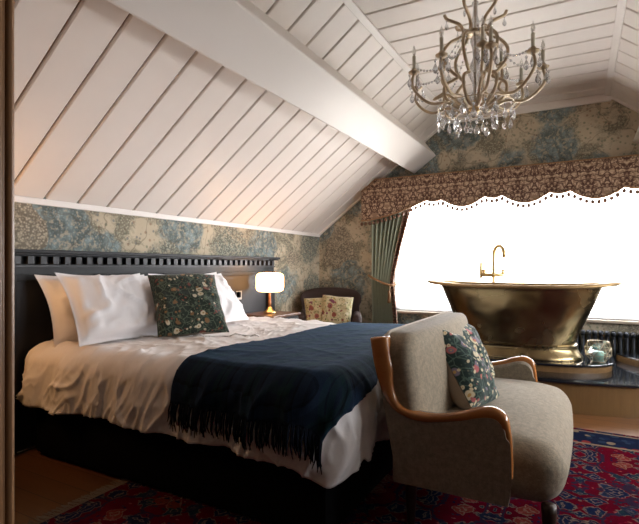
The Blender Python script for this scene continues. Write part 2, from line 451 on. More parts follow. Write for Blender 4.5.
# knee walls
struct(MB().box(XL - .12, XL, YB - .1, YF + .1, 0, KZ + .02), 'wall_left', M['paper'])
struct(MB().box(XR, XR + .12, YB - .1, YF + .1, 0, .95).box(XR, XR + .12, YB - .1, YF + .1, 1.48, KZ + .02)
       .box(XR, XR + .12, YB - .1, 2.0, .95, 1.48).box(XR, XR + .12, 4.9, YF + .1, .95, 1.48), 'wall_right', M['paper'])
# gable wall with the window opening
WX0, WX1, WZ0, WZ1 = -1.98, .90, .60, 2.0
g = MB()
def gz(x):
    if x < XA: return KZ + (x - XL) / (XA - XL) * (FZ - KZ)
    if x > XB: return KZ + (XR - x) / (XR - XB) * (FZ - KZ)
    return FZ
for x0, x1, z0, zt in ((XL - .12, WX0, 0, None), (WX0, WX1, 0, WZ0), (WX1, XR + .12, 0, None), (WX0, WX1, WZ1, None)):
    xs = sorted({x0, x1} | {x for x in (XL, XA, XB, XR) if x0 < x < x1})
    for a, b in zip(xs, xs[1:]):
        za = zt if zt else min(gz(max(a, XL)), gz(min(a, XR))) + .05
        zb = zt if zt else gz(min(max(b, XL), XR)) + .05
        vs = [(a, YF, z0), (b, YF, z0), (b, YF, zb), (a, YF, za)] + [(a, YF + .15, z0), (b, YF + .15, z0), (b, YF + .15, zb), (a, YF + .15, za)]
        g.add(vs, [(0, 1, 2, 3), (7, 6, 5, 4), (0, 4, 5, 1), (1, 5, 6, 2), (2, 6, 7, 3), (3, 7, 4, 0)])
struct(g, 'wall_far', M['paper'], weld=False)
struct(MB().box(XL - .1, XR + .1, YB - .12, YB, 0, FZ + .1), 'wall_back', M['dark_panel'])
# partition stub the camera looks past, with its dark timber door lining
struct(MB().box(XL, -1.10, .36, .48, 0, 2.4), 'wall_near', M['dark_panel'])

jm = MB().box(-1.12, -.965, .34, .485, 0, 2.2).box(-1.0, -.955, .34, .40, 0, 2.2)
jm.box(-1.05, -.952, .488, .5095, 0, 2.2)
jm.tube([(-.9545, .518, 0), (-.9545, .518, 2.2)], .0085, 12)
jm.tube([(-.957, .4985, 0), (-.957, .4985, 2.2)], .0085, 12)
jm.box(-1.05, -.957, .509, .5235, 0, 2.2)
struct(jm, 'trim_1', M['jamb'], weld=False, bevel=.002)

# boarded ceiling
GR = .229; G0 = 1.835
def boards(p0, p1, name, nrm):
    """boards running from p0 to p1 (x,z) and laid side by side along y"""
    mb = MB(); a = Vector((p0[0], 0, p0[1])); b = Vector((p1[0], 0, p1[1])); n = Vector((nrm[0], 0, nrm[1])).normalized()
    k0 = math.floor((YB - G0) / GR)
    y = G0 + k0 * GR
    gap = .016; th = .018; bv = .012
    while y < YF:
        ya, yb = max(y + gap / 2, YB), min(y + GR - gap / 2, YF)
        if yb - ya > .02:
            prof = [(ya, th), (ya, .005), (ya + bv * .6, 0), (yb - .004, 0), (yb, .004), (yb, th)]
            R = [[Vector((q.x, yy, q.z)) - n * d for yy, d in prof] for q in (a, b)]
            mb.rings(R, True)
        y += GR
    mb.cur = 1
    ra = a - n * .0181; rb = b - n * .0181
    mb.add([(ra.x, YB - .1, ra.z), (rb.x, YB - .1, rb.z), (rb.x, YF + .1, rb.z), (ra.x, YF + .1, ra.z)], [(0, 1, 2, 3)])
    ra = a - n * .08; rb = b - n * .08
    mb.add([(ra.x, YB - .1, ra.z), (rb.x, YB - .1, rb.z), (rb.x, YF + .1, rb.z), (ra.x, YF + .1, ra.z)], [(0, 1, 2, 3)])
    return struct(mb, name, [M['paint'], M['paint_groove']], weld=False)
sl = Vector((XA - XL, 0, FZ - KZ)).normalized(); nl = (sl.z, -sl.x)
boards((XL - .05, KZ - .039), (XA + .01, FZ + .0), 'ceiling_left', nl)
boards((XA, FZ), (XB, FZ), 'ceiling_centre', (0, -1))
sr = Vector((XR - XB, 0, KZ - FZ)).normalized()
boards((XB - .01, FZ), (XR + .05, KZ - .039), 'ceiling_right', (sr.z, -sr.x))
# roof skin over the boards keeps the daylight out of the joints
struct(MB().box(XL - .3, XR + .3, YB - .2, YF + .2, 3.0, 3.05), 'ceiling', M['dark_panel'])
# battens along the creases, eaves trims and gable cornice
def batten(x, z, ang, w=.05, t=.022):
    mm = Matrix.Translation((x, 0, z)) @ Matrix.Rotation(ang, 4, 'Y')
    return MB().box(-w / 2, w / 2, YB, YF, -t, .01, mm)
struct(batten(XA, FZ - .006, rad(-19)), 'trim_2', M['trim'], bevel=.004)
struct(batten(XB, FZ - .006, rad(19)), 'trim_3', M['trim'], bevel=.004)
struct(MB().box(XL, XL + .014, YB, YF, KZ - .040, KZ + .0), 'trim_4', M['trim'], bevel=.004)
struct(MB().box(XR - .022, XR, YB, YF, KZ - .045, KZ + .02), 'trim_5', M['trim'], bevel=.004)
struct(MB().box(XA - .03, XB + .03, YF - .035, YF, FZ - .075, FZ), 'trim_6', M['trim'], bevel=.006)
def rake(xa, xb):
    dz = .03
    vs = [(xa, YF - .03, gz(xa) - dz), (xb, YF - .03, gz(xb) - dz), (xb, YF - .03, gz(xb)), (xa, YF - .03, gz(xa))]
    vs += [(x, YF, z) for x, y, z in vs]
    return MB().add(vs, [(0, 1, 2, 3), (7, 6, 5, 4), (0, 4, 5, 1), (1, 5, 6, 2), (2, 6, 7, 3), (3, 7, 4, 0)])
struct(rake(XL, XA), 'trim_7', M['trim']); struct(rake(XB, XR), 'trim_8', M['trim'])
# boxed purlins
def purlin(p, q, back, name):
    d = Vector(back).normalized() * .32
    pr = [Vector((p[0], 0, p[1])), Vector((q[0], 0, q[1])), Vector((q[0] + d.x, 0, q[1] + d.y)), Vector((p[0] + d.x, 0, p[1] + d.y))]
    R = [[Vector((v.x, y, v.z)) for v in pr] for y in (YB + .001, YF - .001)]
    struct(MB().rings(R), name, M['trim'], bevel=.012)
purlin((-1.715, 2.215), (-1.455, 2.403), (-.616, .788), 'trim_9')
purlin((.44, 2.33), (.70, 2.15), (.616, .788), 'trim_10')
# skirting
struct(MB().box(XL, XL + .02, YB, YF, 0, .14), 'baseboard_left', M['trim'], bevel=.004)
struct(MB().box(XL, XR, YF - .02, YF, 0, .14), 'baseboard_far', M['trim'], bevel=.004)
struct(MB().box(XR - .02, XR, YB, YF, 0, .14), 'baseboard_right', M['trim'], bevel=.004)

# windows
def window(name, x0, x1, z0, z1, nx, y, sill_mat, zr):
    f = MB(); fw = .05
    f.box(x0, x1, y, y + .07, z0, z0 + fw).box(x0, x1, y, y + .07, z1 - fw, z1)
    f.box(x0, x0 + fw, y, y + .07, z0, z1).box(x1 - fw, x1, y, y + .07, z0, z1)
    for i in range(1, nx):
        x = x0 + (x1 - x0) * i / nx; f.box(x - .016, x + .016, y + .01, y + .06, z0, z1)
    f.box(x0, x1, y + .01, y + .055, zr - .011, zr + .011)
    w = struct(f, name, M['trim'], weld=False)
    p = MB().box(x0 + .02, x1 - .02, y + .03, y + .036, z0 + .02, z1 - .02).build('pane', M['pane'], w)
    return w
window('window_1', WX0, WX1, WZ0, WZ1, 5, YF + .07, None, 1.28)
struct(MB().box(WX0 - .04, WX1 + .04, YF - .05, YF + .08, WZ0 - .03, WZ0), 'trim_11', M['jambsill'], bevel=.005)
w2 = MB()  # unseen side window, added to bring side light to the bed's foot
w2.box(XR + .06, XR + .11, 2.0, 4.9, .95, .99).box(XR + .06, XR + .11, 2.0, 4.9, 1.44, 1.48)
for yy in (2.02, 2.74, 3.45, 4.17, 4.88): w2.box(XR + .06, XR + .11, yy - .02, yy + .02, .95, 1.48)
w2o = struct(w2, 'added_side_window', M['trim'], weld=False)
MB().box(XR + .08, XR + .086, 2.0, 4.9, .95, 1.48).build('pane', M['pane'], w2o)

# sheer voile hung inside the window
def shf(u, v):
    x = WX0 + .02 + u * (WX1 - WX0 - .04); z = WZ0 + .01 + v * (WZ1 - WZ0 - .03)
    return Vector((x, YF + .03 + .007 * math.sin(x * 52) + .004 * nz(x * 6, z), z))
tag(MB().grid(shf, 220, 6).build('sheer_curtain', M['sheer'], smooth=True), 'white translucent voile blind filling the bright window behind the bathtub', 'sheer curtain')

# ------------------------------------------------------------------ rug
rg = thing('persian_rug', 'crimson and navy patterned oriental rug under the bed and the small sofa', 'rug', (0, 0, 0))
MB().box(-2.05, 1.25, .75, 3.74, .001, .013).build('pile', M['rug'], rg, bevel=.004)
fr = MB()
for i in range(330):
    y = .76 + i * 2.97 / 330
    fr.tube([(-2.05, y, .008), (-2.09, y + random.uniform(-.006, .006), .005), (-2.12 - random.uniform(0, .02), y + random.uniform(-.012, .012), .003)], .0022, 4)
fr.build('fringe', M['rugf'], rg, weld=False)

# ------------------------------------------------------------------ headboard
HX = XL + .002; HY0, HY1 = .70, 4.36; HZ = 1.225
hb = thing('headboard', 'black panelled wooden headboard with a toothed cornice fixed to the papered wall', 'headboard', (XL, 2.6, 0))
MB().box(HX, HX + .045, HY0 + .02, HY1 - .02, .02, HZ - .02).build('back_board', M['head_in'], hb)
MB().box(HX, HX + .13, HY0, HY1, HZ - .022, HZ).box(HX, HX + .115, HY0 + .01, HY1 - .01, HZ - .034, HZ - .022).build('cornice', M['head'], hb, bevel=.003, weld=False)
MB().box(HX, HX + .06, HY0 + .02, HY1 - .02, HZ - .15, HZ - .034).build('frieze', M['head'], hb)
dn = MB()
y = 1.691 - 11 * .078
while y < HY1 - .06:
    dn.box(HX + .06, HX + .10, y - .018, y + .022, HZ - .088, HZ - .040); y += .078
dn.box(HX + .058, HX + .075, HY0 + .02, HY1 - .02, HZ - .108, HZ - .092)
dn.build('dentil_moulding', M['head_in'], hb, weld=False, bevel=.002)
for yy in (.74, 1.58, 2.18, 2.80, 3.42, 4.28):
    w = .045 if yy not in (.74, 4.28) else .06
    MB().box(HX + .02, HX + .075, yy - w, yy + w, .02, HZ - .15).build('stile', M['head'], hb, bevel=.004)
MB().box(HX + .02, HX + .070, HY0 + .05, HY1 - .05, HZ - .19, HZ - .15).build('rail', M['head'], hb, bevel=.004)

# ------------------------------------------------------------------ bed
BX0, BX1, BY0, BY1, BT = -2.90, -.84, 1.66, 3.56, .665
bed = thing('bed', 'wide double bed with a black upholstered base pushed against the dark headboard', 'bed', ((BX0 + BX1) / 2, (BY0 + BY1) / 2, 0))
MB().soft((BX1 - BX0 - .10, BY1 - BY0 - .06, .37), .02, n=8, f=lambda p: p + Vector(((BX0 + BX1) / 2 + .0, (BY0 + BY1) / 2, .205))).build('base', M['black'], bed, smooth=True, angle=50)
MB().soft((BX1 - BX0 - .18, BY1 - BY0 - .18, .22), .05, n=10, f=lambda p: p + Vector(((BX0 + BX1) / 2 - .02, (BY0 + BY1) / 2, .515))).build('mattress', M['linen'], bed, smooth=True)

RR = .10
def ridge(v, p=4): return max(0, 1 - abs(v) * 2.2) ** p
def wrk(x, y):
    """height of the duvet top; calmer under the throw"""
    m = 1 - .72 * max(0, min(1, (x + 1.78) / .15))
    d = .022 * nz(x * 1.5, y * 1.7, 3) + .010 * nz(x * 4 + 2 * nz(x, y), y * 3.2, 9) * m
    r = .020 * ridge(nz(x * 2.6 + .9 * nz(y * 2.2, x), y * 2.0 + 5, 1), 5)
    r += .016 * ridge(nz(x * 5 + nz(y * 3, x), y * 4.6 + 5, 4), 5)
    r += .009 * ridge(nz(x * 9 + 2 * nz(y * 3, x), y * 7.6, 14), 3) + .005 * ridge(nz(x * 17 + 2 * nz(y * 5, x), y * 13, 24), 2)
    return d + .62 * r * m
def side_wave(s, d):
    """outward bulge of the hanging side: s along the edge, d depth below the top edge"""
    k = min(1, .25 + d / .30)
    sl_ = s + .45 * d
    w = .026 * k * math.sin(sl_ * 15 + 3 * nz(s * 1.3, d * 1.2)) * (0.6 + nz(s * 2, 3)) + .020 * k * nz(sl_ * 9, d * 2.0, 2)
    w += .024 * k * ridge(nz(sl_ * 4.5 + nz(s * 3, d * 4), d * 2.5, 6), 5) + .014 * k * ridge(nz(sl_ * 10, d * 5 + s * 2, 16), 4) + .007 * ridge(nz(sl_ * 20, d * 9 + s * 2, 36), 3)
    return w + .030 * math.sin(min(1, d / .4) * PI * .75)
def perim(n):
    r = .17; x0, x1, y0, y1 = BX0, BX1, BY0, BY1
    segs = []
    def line(a, b, m):
        return [(a[0] + (b[0] - a[0]) * i / m, a[1] + (b[1] - a[1]) * i / m) for i in range(m)]
    def arc(c, a0, m, rr=r):
        return [(c[0] + rr * math.cos(a0 + PI / 2 * i / m), c[1] + rr * math.sin(a0 + PI / 2 * i / m)) for i in range(m)]
    P = line((x0 + .09, y0), (x1 - r, y0), 210) + arc((x1 - r, y0 + r), -PI / 2, 30) + line((x1, y0 + r), (x1, y1 - r), 130) + arc((x1 - r, y1 - r), 0, 20)
    P += line((x1 - r, y1), (x0 + r, y1), 80) + arc((x0 + r, y1 - r), PI / 2, 8) + line((x0, y1 - r), (x0, y0 + .09), 50) + arc((x0 + .09, y0 + .09), PI, 10, .09)
    return P
P = perim(0); nP = len(P); cx, cy = (BX0 + BX1) / 2, (BY0 + BY1) / 2
# outward normals and arc length
nrmP = []; acc = [0]
for i in range(nP):
    a = Vector(P[i - 1]); b = Vector(P[(i + 1) % nP]); t = (b - a).normalized(); nrmP.append(Vector((t.y, -t.x)))
    if i: acc.append(acc[-1] + (Vector(P[i]) - Vector(P[i - 1])).length)
rings = []
for k in range(1, 72):
    q = k / 71; R = []
    for i in range(nP):
        px, py = P[i]; n = nrmP[i]
        ex, ey = px - n.x * RR, py - n.y * RR
        x = cx + (ex - cx) * q; y = cy + (ey - cy) * q
        R.append(Vector((x, y, BT + wrk(x, y))))
    rings.append(R)
def hem(i):
    x, y = P[i]; s = acc[i]
    h = .33 + .022 * nz(s * 2.2, 7) + .012 * nz(s * 7, 2)
    dc = math.hypot(x - (BX1 - .03), y - (BY0 + .03)); h -= .075 * math.exp(-(dc / .16) ** 2)
    if x > BX1 - .02 and y > BY0 + .2: h -= .02
    if x < -2.5 and y < 2: h -= .015
    return h
for k in range(1, 7):
    a = PI / 2 * k / 6; R = []
    for i in range(nP):
        n = nrmP[i]; px, py = P[i]
        ex, ey = px - n.x * RR, py - n.y * RR
        x = ex + n.x * RR * math.sin(a); y = ey + n.y * RR * math.sin(a); d = RR * (1 - math.cos(a))
        bw = side_wave(acc[i], d)
        R.append(Vector((x + n.x * bw * math.sin(a), y + n.y * bw * math.sin(a), BT + wrk(ex, ey) * (1 - .6 * k / 6) - d)))
    rings.append(R)
NS = 24
for k in range(1, NS + 1):
    R = []
    for i in range(nP):
        n = nrmP[i]; px, py = P[i]; ex, ey = px - n.x * RR, py - n.y * RR
        z0 = BT + wrk(ex, ey) * .4 - RR; z = z0 + (hem(i) - z0) * k / NS; d = BT - z
        bw = side_wave(acc[i], d)
        R.append(Vector((px + n.x * bw, py + n.y * bw, z)))
    rings.append(R)
for R_ in rings:
    for v_ in R_: v_.x = max(v_.x, -2.907)
dv = MB().rings(rings, True, (True, False)).build('duvet', M['linen'], smooth=True, solid=.012)
tag(dv, 'rumpled white cotton duvet spread over the bed and hanging down its sides', 'duvet')

# tartan throw
TX0, TX1 = -1.665, -.80
CR = .17
L1 = BX1 - BX0 - CR - .09
def throw(u, v):
    """u across (x), v from the far side (0) to the fringe (1)"""
    L0 = BY1 + .02; s_edge = L0 - (BY0 + RR)
    total = s_edge + RR * PI / 2 + .075
    s = v * total
    k = max(0, min(1, (s / s_edge - .5) / .5))
    xr = -.870 + .105 * k ** 1.8
    if s > s_edge: xr = -.765 + (TX1 + .765) * (s - s_edge) / (total - s_edge)
    x = TX0 + u * (xr - TX0) + .03 * (1 - u) * nz(s * 1.5, 2) + (1 - u) * (.06 * max(0, 1 - s / 1.0)); y = L0 - s
    c = Vector((min(x, BX1 - CR), min(max(y, BY0 + CR), BY1 - CR))); d2 = Vector((x, y)) - c; L = d2.length
    lift = .017
    if L <= CR - RR:
        return Vector((x, y, BT + wrk(x, y) + lift))
    n = d2 / L; e = L - (CR - RR); a = min(e / RR, PI / 2); dn = RR * (1 - math.cos(a)) + max(0, e - RR * PI / 2)
    ang = math.atan2(n.x, -n.y)
    sp = (c.x - (BX0 + .09)) + CR * ang if y < BY0 + CR else L1 + CR * PI / 2 + (y - BY0 - CR)
    q = a / (PI / 2)
    bw = side_wave(sp, dn) + .006 + .014 * q
    r = (CR - RR) + RR * math.sin(a) + bw * math.sin(a)
    ic = c + n * (CR - RR)
    return Vector((c.x + n.x * r, c.y + n.y * r, BT + wrk(ic.x, ic.y) * (1 - .6 * q) - dn + lift * (1 - q)))
tr = thing('tartan_throw', 'dark navy tartan wool throw with a fringed edge across the foot of the bed', 'blanket', (-1.3, 2.6, BT))
MB().grid(throw, 70, 150).build('cloth', M['tartan'], tr, smooth=True, solid=.008)
fr = MB()
N = 120
for i in range(N):
    u = (i + .5 + random.uniform(-.3, .3)) / N
    p = throw(u, 1.0); q = p - throw(u, .985)
    L = random.uniform(.085, .125); clump = .008 * math.sin(i * 1.9)
    pts = [p + Vector((0, .004, .01)), p + Vector((clump * .5, -.010, -L * .35)), p + Vector((clump + random.uniform(-.006, .006), -.012, -L * .7)), p + Vector((clump * 1.2 + random.uniform(-.012, .012), -.010, -L))]
    fr.tube(pts, [.0035, .0045, .0035, .0018], 5)
fr.build('fringe', M['fringe'], tr, weld=False, smooth=True)

# ------------------------------------------------------------------ pillows
def pillow_mesh(w, h, t, flange=.0, seed=0, nn=36, halves='both', pinch=.085, wr=1.0, bend=.02):
    mb = MB()
    def P_(a, b, sg):
        x = w / 2 * a * (1 - pinch * (1 - b * b) * abs(a) ** 2); y = h / 2 * b * (1 - pinch * (1 - a * a) * abs(b) ** 2)
        fa = min(1, abs(a) / (1 - flange)); fb = min(1, abs(b) / (1 - flange * w / h))
        k = max(0, (1 - fa ** 2.6)) * max(0, (1 - fb ** 2.6))
        z = t / 2 * k ** .42
        z += wr * (.020 * nz(x * 6 + seed, y * 6, seed) + .026 * ridge(nz(x * 5 + seed + .8 * nz(y * 6, x * 3), y * 4, seed + 2), 4) + .012 * ridge(nz(x * 11 + seed, y * 9 + 2 * x, seed + 5), 3) + .006 * nz(x * 22, y * 14 + seed, sg)) * min(1, k * 4)
        ripple = .006 * math.sin(14 * (x + seed)) * nz(x * 5, y * 5, seed + 3) if flange else 0
        return Vector((x, y + .008 * nz(x * 6, seed), sg * (z + .0015) + ripple + bend * nz(x * 2.5, y * 2.5, seed + 7)))
    for sg in ((1, -1) if halves == 'both' else ((1,) if halves == 'front' else (-1,))):
        mb.grid(lambda u, v: P_(2 * u - 1, 2 * v - 1, sg), nn, nn)
    return mb
def lean_matrix(c, lean, yaw, roll=0):
    th = rad(lean); s, k = math.sin(th), math.cos(th)
    B = Matrix(((0, -s, k, 0), (1, 0, 0, 0), (0, k, s, 0), (0, 0, 0, 1)))
    return Matrix.Translation(c) @ Matrix.Rotation(rad(yaw), 4, 'Z') @ B @ Matrix.Rotation(rad(roll), 4, 'Z')
def pillow(c, w, h, t, lean, yaw, roll, mat, label, seed, group=None):
    o = pillow_mesh(w, h, t, .07, seed).build('pillow', mat, smooth=True)
    o.matrix_world = lean_matrix(c, lean, yaw, roll)
    return tag(o, label, 'pillow', group)
G = 'white pillows against the headboard'
pillow((-2.755, 2.08, .865), .78, .46, .13, 24, 0, 0, M['linen2'], 'white pillow glowing orange in lamplight, half hidden behind the nearest large pillow', 1, G)
pillow((-2.56, 2.08, .872), .72, .50, .19, 36, -4, -2, M['linen2'], 'large white pillow nearest the camera, standing left of the dark flowered cushion', 4, G)
pillow((-2.755, 2.93, .865), .76, .46, .13, 24, 0, 0, M['linen2'], 'white pillow at the very back, showing only slightly above the far pillow', 8, G)
pillow((-2.57, 2.90, .865), .68, .49, .17, 36, 0, 2, M['linen2'], 'white pillow to the right of the dark flowered cushion, nearest the lamp', 11, G)

def cushion(c, s, t, lean, yaw, roll, mf, mbk, label, seed, group=None, h=None):
    o = thing('cushion', label, 'cushion', (0, 0, 0), 0, group)
    o.matrix_world = lean_matrix(c, lean, yaw, roll)
    h = h or s
    pillow_mesh(s, h, t, 0, seed, 26, 'front', .055, .6, .006).build('front_panel', mf, o, smooth=True, local=True)
    pillow_mesh(s, h, t, 0, seed, 26, 'back', .055, .6, .006).build('back_panel', mbk, o, smooth=True, local=True)
    return o
cushion((-2.28, 2.37, .875), .46, .17, 38, -30, 0, M['green_floral'], M['beige'], 'dark green flowered cushion leaning on the white pillows of the bed', 21, None, .48)

# ------------------------------------------------------------------ nightstands and lamps
def nightstand(y, label):
    o = thing('nightstand', label, 'nightstand', (-2.70, y, 0), 0, None)
    MB().box(-2.91, -2.50, y - .25, y + .25, .635, .66).build('top', M['night'], o, bevel=.006)
    MB().box(-2.90, -2.52, y - .23, y + .23, .10, .633).build('cabinet', M['head'], o, bevel=.004)
    for zz in (.20, .42):
        d = MB().box(-2.52, -2.50, y - .21, y + .21, zz, zz + .19).build('drawer', M['head'], o, bevel=.004)
        MB().lathe([(.004, 0), (.012, .006), (.014, .015), (.004, .022)], (-2.50, y, zz + .095), 12, Matrix.Rotation(PI / 2, 4, 'Y')).build('knob', M['brass_hi'], d, smooth=True)
    for sx in (-2.88, -2.54):
        for sy in (-.2, .2): MB().box(sx - .018, sx + .018, y + sy - .018, y + sy + .018, 0, .10).build('leg', M['head'], o)
    return o
def lamp(x, y, label):
    z = .66
    o = thing('table_lamp', label, 'lamp', (x, y, z))
    MB().lathe([(0, 0), (.062, 0), (.066, .008), (.055, .02), (.036, .034), (.022, .055), (.014, .065)], (x, y, z), 28).build('base', M['brass_hi'], o, smooth=True)
    MB().lathe([(.013, .062), (.015, .10), (.012, .14), (.010, .20), (.009, .25), (.006, .33)], (x, y, z), 16).build('stem', M['show'], o, smooth=True)
    MB().lathe([(0, .210), (.075, .210), (.110, .215), (.134, .232), (.140, .26), (.140, .355), (.134, .383), (.110, .400), (.075, .405), (0, .405)], (x, y, z), 36).build('lamp_shade', M['lampglow'], o, smooth=True)
    return o
nightstand(3.95, 'dark bedside cabinet with a walnut top under the glowing lamp')
lamp(-2.72, 3.96, 'lit table lamp with a white drum shade and slim brass base, beyond the bed')
nightstand(1.04, 'dark bedside cabinet on the near side of the bed, outside the left edge')
lamp(-2.78, 1.18, 'lit table lamp on the near bedside cabinet, outside the left edge of the picture')
so = thing('wall_socket', 'small white socket with a black plug on the headboard beside the lamp', 'socket', (XL + .05, 3.72, .86))
MB().box(XL + .046, XL + .056, 3.70, 3.785, .80, .885).build('face_plate', M['white_plastic'], so, bevel=.002)
MB().soft((.035, .035, .055), .01, n=6, f=lambda p: p + Vector((XL + .075, 3.715, .85))).build('plug', M['black'], so, smooth=True)

# ------------------------------------------------------------------ armchair in the corner
ac = thing('armchair', 'dark brown velvet armchair in the papered corner beyond the bed', 'armchair', (-2.53, 4.90, 0), rad(24))
# local frame: faces -y
def af(dx, dy, dz, ty=0):
    return lambda p: Vector((p.x + dx, p.y + dy + ty * p.z, p.z + dz))
def backf(p):
    k = p.x / .34
    z = p.z * (1 - .10 * k ** 4) + .56 + (.025 * (1 - k * k) if p.z > .2 else 0)
    return Vector((p.x * (1 + .06 * (p.z > .15)), p.y + .24 + .22 * p.z - .14 * k ** 4, z))
MB().soft((.68, .13, .56), .055, (0, .02, .01), 14, backf).build('backrest', M['velvet'], ac, smooth=True, local=True)
MB().soft((.50, .54, .15), .05, (0, .01, .025), 10, af(0, -.05, .37)).build('seat_cushion', M['velvet'], ac, smooth=True, local=True)
MB().soft((.66, .60, .16), .03, (0, 0, 0), 8, af(0, -.02, .22)).build('seat_base', M['velvet'], ac, smooth=True, local=True)
for s in (-1, 1):
    MB().soft((.10, .56, .40), .045, (.01, 0, .01), 10, af(s * .31, -.03, .40)).build('arm', M['velvet'], ac, smooth=True, local=True)
    for yy in (-.27, .24): MB().lathe([(.014, 0), (.024, .15)], (s * .28, yy, 0), 10).build('leg', M['legw'], ac, smooth=True, local=True)
CG = 'cream flowered cushions on the armchair'
cushion((-2.575, 4.70, .62), .30, .12, 12, -62, 5, M['cream_floral'], M['beige'], 'cream cushion with purple and yellow flowers, left of the two on the armchair', 31, CG, .33)
cushion((-2.37, 4.75, .63), .35, .13, 18, -66, -5, M['cream_floral'], M['beige'], 'larger cream cushion with a purple flower, right of the two on the armchair', 37, CG, .35)

# ------------------------------------------------------------------ sofa
sf = thing('loveseat', 'oatmeal tweed two-seater sofa with polished wooden arm rails at the foot of the bed', 'sofa', (-.40, 2.48, 0))
SY0, SY1 = 1.87, 3.09
SC = (SY0 + SY1) / 2
RAIL = [(-.765, .825), (-.757, .77), (-.742, .70), (-.715, .62), (-.668, .552), (-.60, .522), (-.51, .520), (-.41, .541), (-.335, .566), (-.285, .570), (-.250, .545), (-.237, .49), (-.232, .40), (-.232, .34)]
# outer side panels follow the rail
def arm(yo, sgn):
    """yo: outer face, sgn: direction towards the sofa middle"""
    rp = catmull([(x, 0, z) for x, z in RAIL], 5)
    th = .085
    n = len(rp); mb = MB(); R = []
    for j in range(9):
        a = j / 8; y = yo + sgn * (a * th); k = 1 - (2 * a - 1) ** 4
        ring = []
        for p in rp:
            ring.append(Vector((p.x + (.012 - .012 * k if p.z < .5 and p.x > -.3 else 0), y, p.z - .016 + .012 * k)))
        # bottom line back to front
        bot = [Vector((-.655 - .0 + (-.232 + .655) * t, y, .24)) for t in [i / 10 for i in range(11)]]
        ring += list(reversed(bot))
        R.append(ring)
    mb.rings(R, True)
    a_ = mb.build('arm', M['tweed_dk'], sf, smooth=True, angle=45)
    rl = MB(); pts = [Vector((p.x, yo + sgn * .026, p.z)) for p in rp]
    m = len(pts)
    # flat, rounded rail: wide at the shoulder, slim at the post
    Rr = []
    for i, p in enumerate(pts):
        t = (pts[min(m - 1, i + 1)] - pts[max(0, i - 1)]).normalized(); nn = Vector((-t.z, 0, t.x))
        w = .037 if i < m * .45 else .028; h = .016
        if i > m * .8: w = .020
        if nn.z < 0 and i < 10: nn = -nn
        if nn.z < 0 and i < m * .5: nn = -nn
        up_ = max(0, min(1, (p.z - .53) / .16)); h += .024 * up_; p = p + Vector((.026 * up_, 0, 0))
        ring = []
        for k in range(12):
            q = 2 * PI * k / 12; ring.append(p + Vector((0, 1, 0)) * (w * math.copysign(abs(math.cos(q)) ** .6, math.cos(q))) + nn * (h * math.copysign(abs(math.sin(q)) ** .7, math.sin(q))))
        Rr.append(ring)
    rl.rings(Rr)
    rl.build('arm_rail', M['show'], sf, smooth=True)
arm(SY0, 1); arm(SY1, -1)
# backrest: padded, raked, rounded far and near shoulders
def bkf(p):
    # p.y along the sofa, p.z height, p.x thickness
    z = p.z + .56; k = abs(p.y) / .60
    zz = z - .055 * max(0, (k - .84) / .16) ** 2 * max(0, min(1, p.z / .2))
    x = p.x - .650 - .20 * (z - .55) * .65 + .03 * max(0, min(1, (p.x + .03) / .08)) * math.cos(k * PI / 2)
    return Vector((x, p.y + SC, zz))
MB().soft((.135, 1.195, .56), .035, (.040, 0, .0), 22, bkf).build('backrest', M['tweed'], sf, smooth=True)
pts = []
for i in range(41):
    yy = -.585 + 1.17 * i / 40; k = abs(yy) / .6
    pts.append((-.722, yy + SC, .842 - .055 * max(0, (k - .84) / .16) ** 2))
MB().tube(pts, .007, 8).build('piping', M['piping'], sf, smooth=True)
def stf(p):
    x = p.x - .315; y = p.y + SC + .012; z = p.z + .345
    k = 1 - (p.y / .6) ** 2
    g = max(0, min(1, p.x / .25)); g = g * g * (3 - 2 * g)
    x += (.020 * k - .018) * g - .020 * g * max(0, -p.z / .11)
    z -= .035 * max(0, (x + .28) / .25) ** 2 * max(0, min(1, (p.z + .03) / .1))
    return Vector((x, y, z))
MB().soft((.57, 1.12, .235), .085, (0, 0, .03), 24, stf).build('seat', M['tweed'], sf, smooth=True)
MB().box(-.69, -.62, SY0 + .03, SY1 - .03, .22, .40).build('back_frame', M['tweed_dk'], sf, bevel=.01)
for x, y in ((-.10, SY0 + .07), (-.10, SY1 - .07), (-.62, SY0 + .07), (-.62, SY1 - .07)):
    MB().lathe([(.012, .0132), (.016, .05), (.026, .22), (.026, .25)], (x, y, 0), 12).build('leg', M['legw'], sf, smooth=True)

SG = 'flowered cushions on the sofa'
cushion((-.515, 2.42, .590), .42, .21, 34, 8, -25, M['sofa_floral'], M['beige'], 'flowered tapestry cushion with beige back standing in front on the tweed sofa', 41, SG)
cushion((-.550, 2.80, .615), .38, .12, 24, -4, -4, M['sofa_floral'], M['darkback'], 'flowered cushion almost hidden behind the front cushion on the sofa', 47, SG)

# ------------------------------------------------------------------ bath platform
pf = thing('bath_platform', 'two-step curved platform with black polished tops and wooden risers under the brass bathtub', 'platform', (-.5, 4.9, 0))
def oval_pts(cx, cy, a, b, n, p=2.0, a0=PI, a1=2 * PI):
    out = []
    for i in range(n + 1):
        t = a0 + (a1 - a0) * i / n; c, s = math.cos(t), math.sin(t)
        out.append((cx + a * math.copysign(abs(c) ** (2 / p), c), cy + b * math.copysign(abs(s) ** (2 / p), s)))
    return out
def slab(outline, z0, z1):
    return MB().rings([[Vector((x, y, z)) for x, y in outline] for z in (z0, z1)])
def off(o, d, c=(-.5, 4.9)):
    out = []
    for x, y in o:
        v = Vector((x - c[0], y - c[1])); L = v.length; v = v * ((L + d) / L); out.append((c[0] + v.x, min(YF - .003, c[1] + v.y)))
    return out
YW = 5.265
low = [(-1.80, YW)] + oval_pts(-.35, 4.95, 1.45, .86, 60) + [(1.10, YW)]
